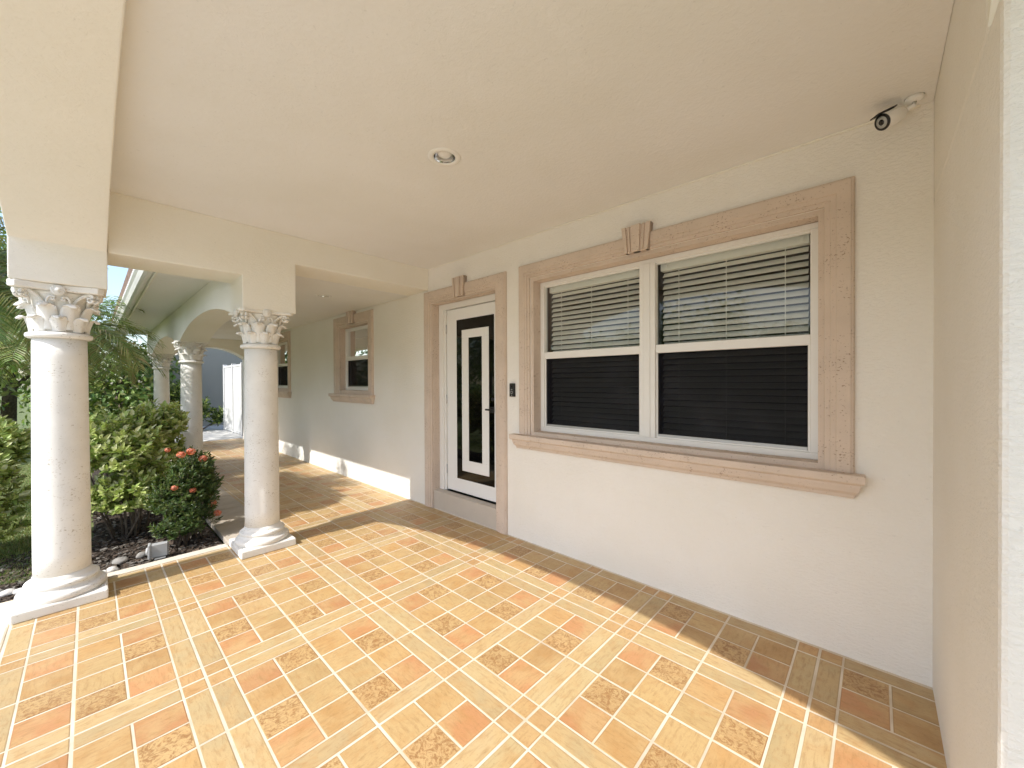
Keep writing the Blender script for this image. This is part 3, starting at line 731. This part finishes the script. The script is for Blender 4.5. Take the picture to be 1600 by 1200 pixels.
# ------------------------------------------------------------------ plants
def rvec(rng):
    while True:
        v = Vector((rng.uniform(-1, 1), rng.uniform(-1, 1), rng.uniform(-1, 1)))
        if .05 < v.length < 1: return v.normalized()
def leaf(b, p, d, n, L, w, col, fold=.25, droop=.15):
    d = d.normalized(); s_ = d.cross(n); s_ = s_ if s_.length > .01 else d.cross(Vector((1, 0, 0))); s_.normalize(); n = s_.cross(d)
    m1 = p + d*L*.35; m2 = p + d*L*.75 - n*L*droop*.5; tip = p + d*L - n*L*droop
    vs = [p, m1 + s_*w*.5 + n*w*fold, m1 - n*0, m1 - s_*w*.5 + n*w*fold, m2 + s_*w*.36 + n*w*fold*.7, m2, m2 - s_*w*.36 + n*w*fold*.7, tip]
    b.add(vs, [(0, 1, 2), (0, 2, 3), (1, 4, 5, 2), (2, 5, 6, 3), (4, 7, 5), (5, 7, 6)], col, False)
def shrub(name, x, y, z, blobs, n_twigs, per, L, w, cols, label, cat, group=None, seed=1, base=None, tipcols=None, stems=8, ratio=.35):
    """blobs: (cx,cy,cz,rx,ry,rz) relative; twigs end on the blobs' outer shell and carry whorls of leaves"""
    rng = random.Random(seed); root = empty(name, (x, y, z), label, cat, group)
    lb = MB(); sb = MB(); base = base or (0, 0, 0); vol = [q[3]*q[4]*q[5] for q in blobs]
    forks = []
    for q in blobs:
        for _ in range(stems):
            e = Vector((q[0]+rng.uniform(-.4, .4)*q[3], q[1]+rng.uniform(-.4, .4)*q[4], q[2]+rng.uniform(-.3, .3)*q[5])); s0 = Vector((base[0]+rng.uniform(-.05, .05)+q[0]*.35, base[1]+rng.uniform(-.05, .05)+q[1]*.35, 0))
            mid = s0.lerp(e, .5) + Vector((rng.uniform(-.05, .05), rng.uniform(-.05, .05), .02)); sb.tube([s0, mid, e], [.011, .008, .005], 5); forks.append((e, q))
    for _ in range(n_twigs):
        q = rng.choices(blobs, vol)[0]; dv = rvec(rng); dv.z = dv.z if dv.z > -.35 else -dv.z*.6
        rad = rng.random()**ratio; wob = 1 + .30*mnoise.noise(Vector((dv.x*2.3+seed, dv.y*2.3, dv.z*2.3+q[0]*3)))
        tip = Vector((q[0]+dv.x*q[3]*rad*wob, q[1]+dv.y*q[4]*rad*wob, q[2]+dv.z*q[5]*rad*wob))
        if tip.z < .04: continue
        gd = (Vector((dv.x, dv.y, dv.z+.75))).normalized(); st = tip - gd*L*1.6
        if rng.random() < .4: sb.tube([st - gd*L, tip], [.003, .0015], 4)
        deep = rad < .6
        for k in range(per):
            u = k/per; p = st.lerp(tip, u**.8); A = k*2.4 + rng.random(); side = Vector((math.cos(A), math.sin(A), 0)); side = (side - gd*side.dot(gd)).normalized()
            d = (side*(1.15-u*.7) + gd*(.35+u*.9) + rvec(rng)*.25)
            c = rng.choice(tipcols if (tipcols and u > .6) else cols); kk = rng.uniform(.75, 1.25)
            leaf(lb, p, d, gd + rvec(rng)*.3, L*rng.uniform(.65, 1.15), w*rng.uniform(.75, 1.1), tuple(min(1, t_*kk) for t_ in c), rng.uniform(.05, .35), rng.uniform(.0, .35))
    sb.build('stems', M_bark, root); lb.build('foliage', M_leaf, root)
    return root
GA = [(.36, .46, .10), (.46, .54, .15), (.26, .38, .08), (.56, .60, .24), (.38, .46, .12)]
GAT = [(.62, .66, .28), (.50, .58, .18), (.70, .72, .42), (.4, .52, .14)]
GD = [(.06, .11, .03), (.09, .15, .04), (.045, .08, .025), (.13, .16, .05)]
shrub('shrub', .28, 5.38, -.06, [(0, 0, .84, .34, .38, .42), (.24, .22, 1.04, .22, .34, .30), (-.30, .1, .86, .28, .4, .40), (-.02, -.12, .44, .36, .28, .28), (.10, .3, .7, .36, .3, .4)], 1700, 9, .066, .036, GA, 'bright green leafy shrub between the two near columns, left of the flowering bush', 'shrub', 'garden shrubs', 11, tipcols=GAT, stems=3)
shrub('shrub', -.72, 5.45, -.06, [(0, 0, .62, .34, .45, .50), (.12, .3, .90, .28, .4, .36), (-.35, .3, .75, .4, .4, .42), (.05, -.1, .35, .3, .3, .3)], 1100, 9, .068, .037, GA, 'yellow-green shrub seen left of the outer column', 'shrub', 'garden shrubs', 12, tipcols=GAT, stems=3)
shrub('shrub', .45, 7.3, -.06, [(0, 0, .72, .36, .6, .42), (-.3, .5, .68, .4, .5, .42)], 650, 8, .075, .040, GA, 'green shrub farther back below the palm', 'shrub', 'garden shrubs', 13, tipcols=GAT, stems=4)
ix = shrub('flowering_bush', .60, 4.74, -.06, [(0, 0, .50, .22, .22, .28), (.07, .08, .64, .19, .22, .24), (.04, -.06, .28, .22, .18, .22), (-.10, .05, .42, .17, .20, .28), (.13, .05, .46, .17, .2, .30), (-.06, -.10, .20, .2, .16, .16)], 1500, 9, .044, .016, GD, 'dark green bush with orange-red flower clusters next to the walkway slabs', 'bush', None, 21, stems=4)
def flower_head(b, c, rr, rng, cols, n=46):
    for _ in range(n):
        d = rvec(rng); p = Vector(c) + Vector((d.x*rr, d.y*rr, d.z*rr*.85)); nn = d
        for k in range(4):
            A = k*math.pi/2 + rng.random(); s_ = Vector((math.cos(A), math.sin(A), 0)); s_ = (s_ - nn*s_.dot(nn)).normalized()
            leaf(b, p, s_, nn, rr*.42, rr*.26, tuple(q*rng.uniform(.8, 1.15) for q in rng.choice(cols)), .0, .1)
FC = [(.82, .20, .10), (.86, .30, .18), (.74, .15, .08), (.9, .42, .30)]
rg = random.Random(5)
for (dx, dy, dz, rr) in ((-.035, -.09, .855, .034), (.04, -.06, .87, .036), (.13, -.05, .79, .034), (-.09, -.16, .575, .026), (.035, -.17, .53, .026), (.19, -.10, .36, .034), (.225, -.12, .265, .032), (-.12, -.02, .90, .022)):
    b = MB(); flower_head(b, (dx, dy, dz), rr, rg, FC); b.build('flower_cluster', M_petal, ix)

def palm(x, y, h, n_f, L, label, seed, name='palm_tree', dirs=None, lean=(0, 0), cols=None, green=1.0):
    rng = random.Random(seed); root = empty(name, (x, y, -.06), label, 'palm', 'palms in the garden')
    b = MB(); pts = [(lean[0]*(k/8)**1.5, lean[1]*(k/8)**1.5, h*k/8) for k in range(9)]; b.tube(pts, [.075-.02*k/8+.008*(k % 2) for k in range(9)], 12); b.build('trunk', M_bark, root)
    fb = MB(); sb = MB(); top = Vector(pts[-1])
    PC = cols or [(.28, .36, .10), (.36, .42, .14), (.20, .28, .07), (.50, .48, .22)]
    for f in range(n_f):
        A = (f*2.39996 + rng.uniform(-.2, .2)) if not dirs else dirs[f % len(dirs)] + rng.uniform(-.15, .15)
        el = R_(rng.uniform(-12, 72)); LL = L*rng.uniform(.8, 1.1); p = top.copy(); d = Vector((math.cos(A)*math.cos(el), math.sin(A)*math.cos(el), math.sin(el))); pts2 = [p.copy()]; ns = 16
        drp = rng.uniform(.055, .10)
        for k in range(ns):
            p = p + d*LL/ns; d = (d + Vector((0, 0, -drp*(1+k*.12)))).normalized(); pts2.append(p.copy())
        sb.tube(pts2, [.008*(1-k/(ns+2)) + .0015 for k in range(ns+1)], 5, (.2, .24, .09))
        cc = rng.choice(PC); kk0 = rng.uniform(.8, 1.2)*green
        nl = 46
        for k in range(4, nl):
            u = k/nl*ns; i = min(int(u), ns-1); q = pts2[i].lerp(pts2[i+1], u-i); dd = (pts2[i+1]-pts2[i]).normalized(); s_ = dd.cross(Vector((0, 0, 1)))
            if s_.length < .05: continue
            s_.normalize(); upv = s_.cross(dd); ll = LL*.30*math.sin(math.pi*(.12 + .86*k/nl))**.6*rng.uniform(.85, 1.1)
            for sg in (-1, 1):
                ld = (s_*sg*.8 + dd*.62 + upv*rng.uniform(.0, .28)).normalized(); m1 = q + ld*ll*.55; tp = q + ld*ll + Vector((0, 0, -ll*rng.uniform(.1, .35)))
                wv = dd*.008 + upv*.002*sg; c = tuple(t_*kk0*rng.uniform(.8, 1.2) for t_ in cc)
                fb.add([q - wv*.5, q + wv*.5, m1 + wv, m1 - wv, tp], [(0, 1, 2, 3), (3, 2, 4)], c)
    fb.build('fronds', M_frond, root); sb.build('frond_stems', M_frond, root)
    return root
palm(-.78, 6.0, 2.45, 44, 1.08, 'feathery palm standing left of the outer column', 31)
palm(-.28, 8.3, 2.2, 50, 1.25, 'palm behind the green shrub with fronds brushing the gutter', 32)
palm(-2.3, 8.2, 2.6, 36, 1.6, 'taller palm farther left in the garden', 33)
palm(-.6, 11.2, 2.4, 34, 1.3, 'palm deepest in the garden behind the others', 34)

def tree(x, y, h, r, label, seed, n=3800, cols=None, Lf=.16, name='broadleaf_tree', trunk=.16, low=.35):
    rng = random.Random(seed); root = empty(name, (x, y, -.08), label, 'tree', 'trees around the garden')
    tb_ = MB(); ends = []
    tb_.tube([(0, 0, 0), (.05, .03, h*.25), (-.03, .05, h*.5)], [trunk, trunk*.8, trunk*.6], 9)
    for k in range(9):
        A = k*2.4; s0 = Vector((0, .03, h*(.22+.03*k))); e = Vector((math.cos(A)*r*.6, math.sin(A)*r*.6, h*(.45+.05*k))); tb_.tube([s0, s0.lerp(e, .5)+Vector((0, 0, .2)), e], [trunk*.4, trunk*.25, trunk*.1], 6); ends.append(e)
    tb_.build('trunk', M_bark, root); b = MB(); cols = cols or [(.18, .27, .06), (.26, .35, .09), (.34, .40, .12), (.12, .19, .045)]
    cl = [(Vector((rng.uniform(-.75, .75)*r, rng.uniform(-.75, .75)*r, h*rng.uniform(low, .92))), r*rng.uniform(.28, .5), rng.uniform(.7, 1.35)) for _ in range(26)]
    for _ in range(n):
        c, rr, kk = rng.choice(cl); dv = rvec(rng); p = c + dv*rr*rng.random()**.4*(1+.3*mnoise.noise(dv*2+c)); d = (rvec(rng) + Vector((0, 0, -.2)) + dv*.6)
        leaf(b, p, d, dv + Vector((0, 0, .8)), Lf*rng.uniform(.7, 1.3), Lf*.5, tuple(t_*kk*rng.uniform(.8, 1.2) for t_ in rng.choice(cols)), .1, .2)
    b.build('crown', M_leaf, root); return root
tree(-3.0, 13.2, 5.6, 1.9, 'dense green tree closing the view at the end of the garden', 41, 5200, low=.12)
tree(-1.5, 17.0, 5.6, 2.0, 'tall tree filling the gap left of the outer column', 45, 5000, low=.10)
tree(.6, 16.3, 3.2, 1.6, 'bushy tree at the far end behind the small column', 42, 4200, low=.08)
tree(-5.5, 13.5, 4.6, 2.4, 'broad tree on the left beyond the palms', 43, 4200, low=.15)
tree(-6.8, 9.0, 3.2, 1.6, 'rounded tree at the left edge of the lawn', 44, 3200, low=.12)
shrub('shrub', 1.95, 15.0, -.05, [(.2, 0, .62, .45, .35, .6), (-.2, .1, 1.0, .35, .3, .6), (.75, .0, .40, .25, .22, .40)], 420, 7, .12, .055, GD+GA[:2], 'loose shrub against the grey wall behind the walkway', 'shrub', 'garden shrubs', 14, stems=5)
shrub('added_shade_tree', -3.1, 5.9, -.08, [(0, -.75, 4.85, .40, .45, .42), (.05, 0, 4.95, .42, .5, .42), (0, .8, 4.8, .40, .5, .42)], 1150, 9, .13, .06, GD+GA[:2], 'slender tree added to shade the walkway floor, just outside the left edge of the picture', 'tree', None, 61, stems=2)  # unseen tree, added so its crown throws shade on the walkway tiles
# street side trees (seen reflected in the panes)
for i, (x, y, h, r_, lab) in enumerate(((-30, -9, 7.5, 4.2, 'big street tree left of the gap'), (-31, 3.5, 5.5, 3.2, 'street tree in the middle of the row'), (-30, 11, 8.0, 4.4, 'big street tree right of the gap'), (-33, 21, 7, 4, 'street tree farther along the road'))):
    tree(x, y, h, r_, lab + ' across the road', 50+i, 3200, None, .42, low=.2, trunk=.25)
nh = empty('neighbour_house', (-36, 2, -.08), 'low pale house across the road', 'house')
b = MB(); b.box(-4, 4, -12, 12, 0, 2.8); b.build('wall', plain('pale_render', (.62, .58, .50), .9), nh)
b = MB(); b.prism([(-4.6, 2.8), (4.6, 2.8), (0, 4.6)], 'xz', -12.5, 12.5); b.build('roof', M_roof, nh)
# neighbouring wall and white fence beyond the walkway
bw = empty('boundary_wall', (2.6, 16.6, 0), 'tall grey rendered wall closing the side yard', 'wall')
b = MB(); b.box(-1.35, 3.5, 0, .2, -.1, 3.6); b.build('wall_panel', stucco('grey_render', (.47, .43, .37), .2), bw)
fn = empty('white_fence', (2.86, 12.7, 0), 'white vinyl fence panels glowing in the sun past the walkway', 'fence')
for k, (a0, a1) in enumerate(((.0, .95), (1.05, 2.0))):
    b = MB()
    for q in range(6):
        w_ = (a1-a0)/6; b.box(-.02, .02, a0+q*w_+.003, a0+(q+1)*w_-.003, .06, 1.90)
    b.build('panel', M_door, fn, .003)
    b = MB(); b.box(-.035, .035, a0, a1, 1.9005, 1.96); b.build('rail', M_door, fn, .004); b = MB(); b.box(-.034, .034, a0, a1, .02, .058); b.build('rail', M_door, fn, .004)
for yy in (-.06, .955, 2.005):
    b = MB(); b.box(-.05, .05, yy, yy+.09, -.05, 2.0); b.build('post', M_door, fn, .005)
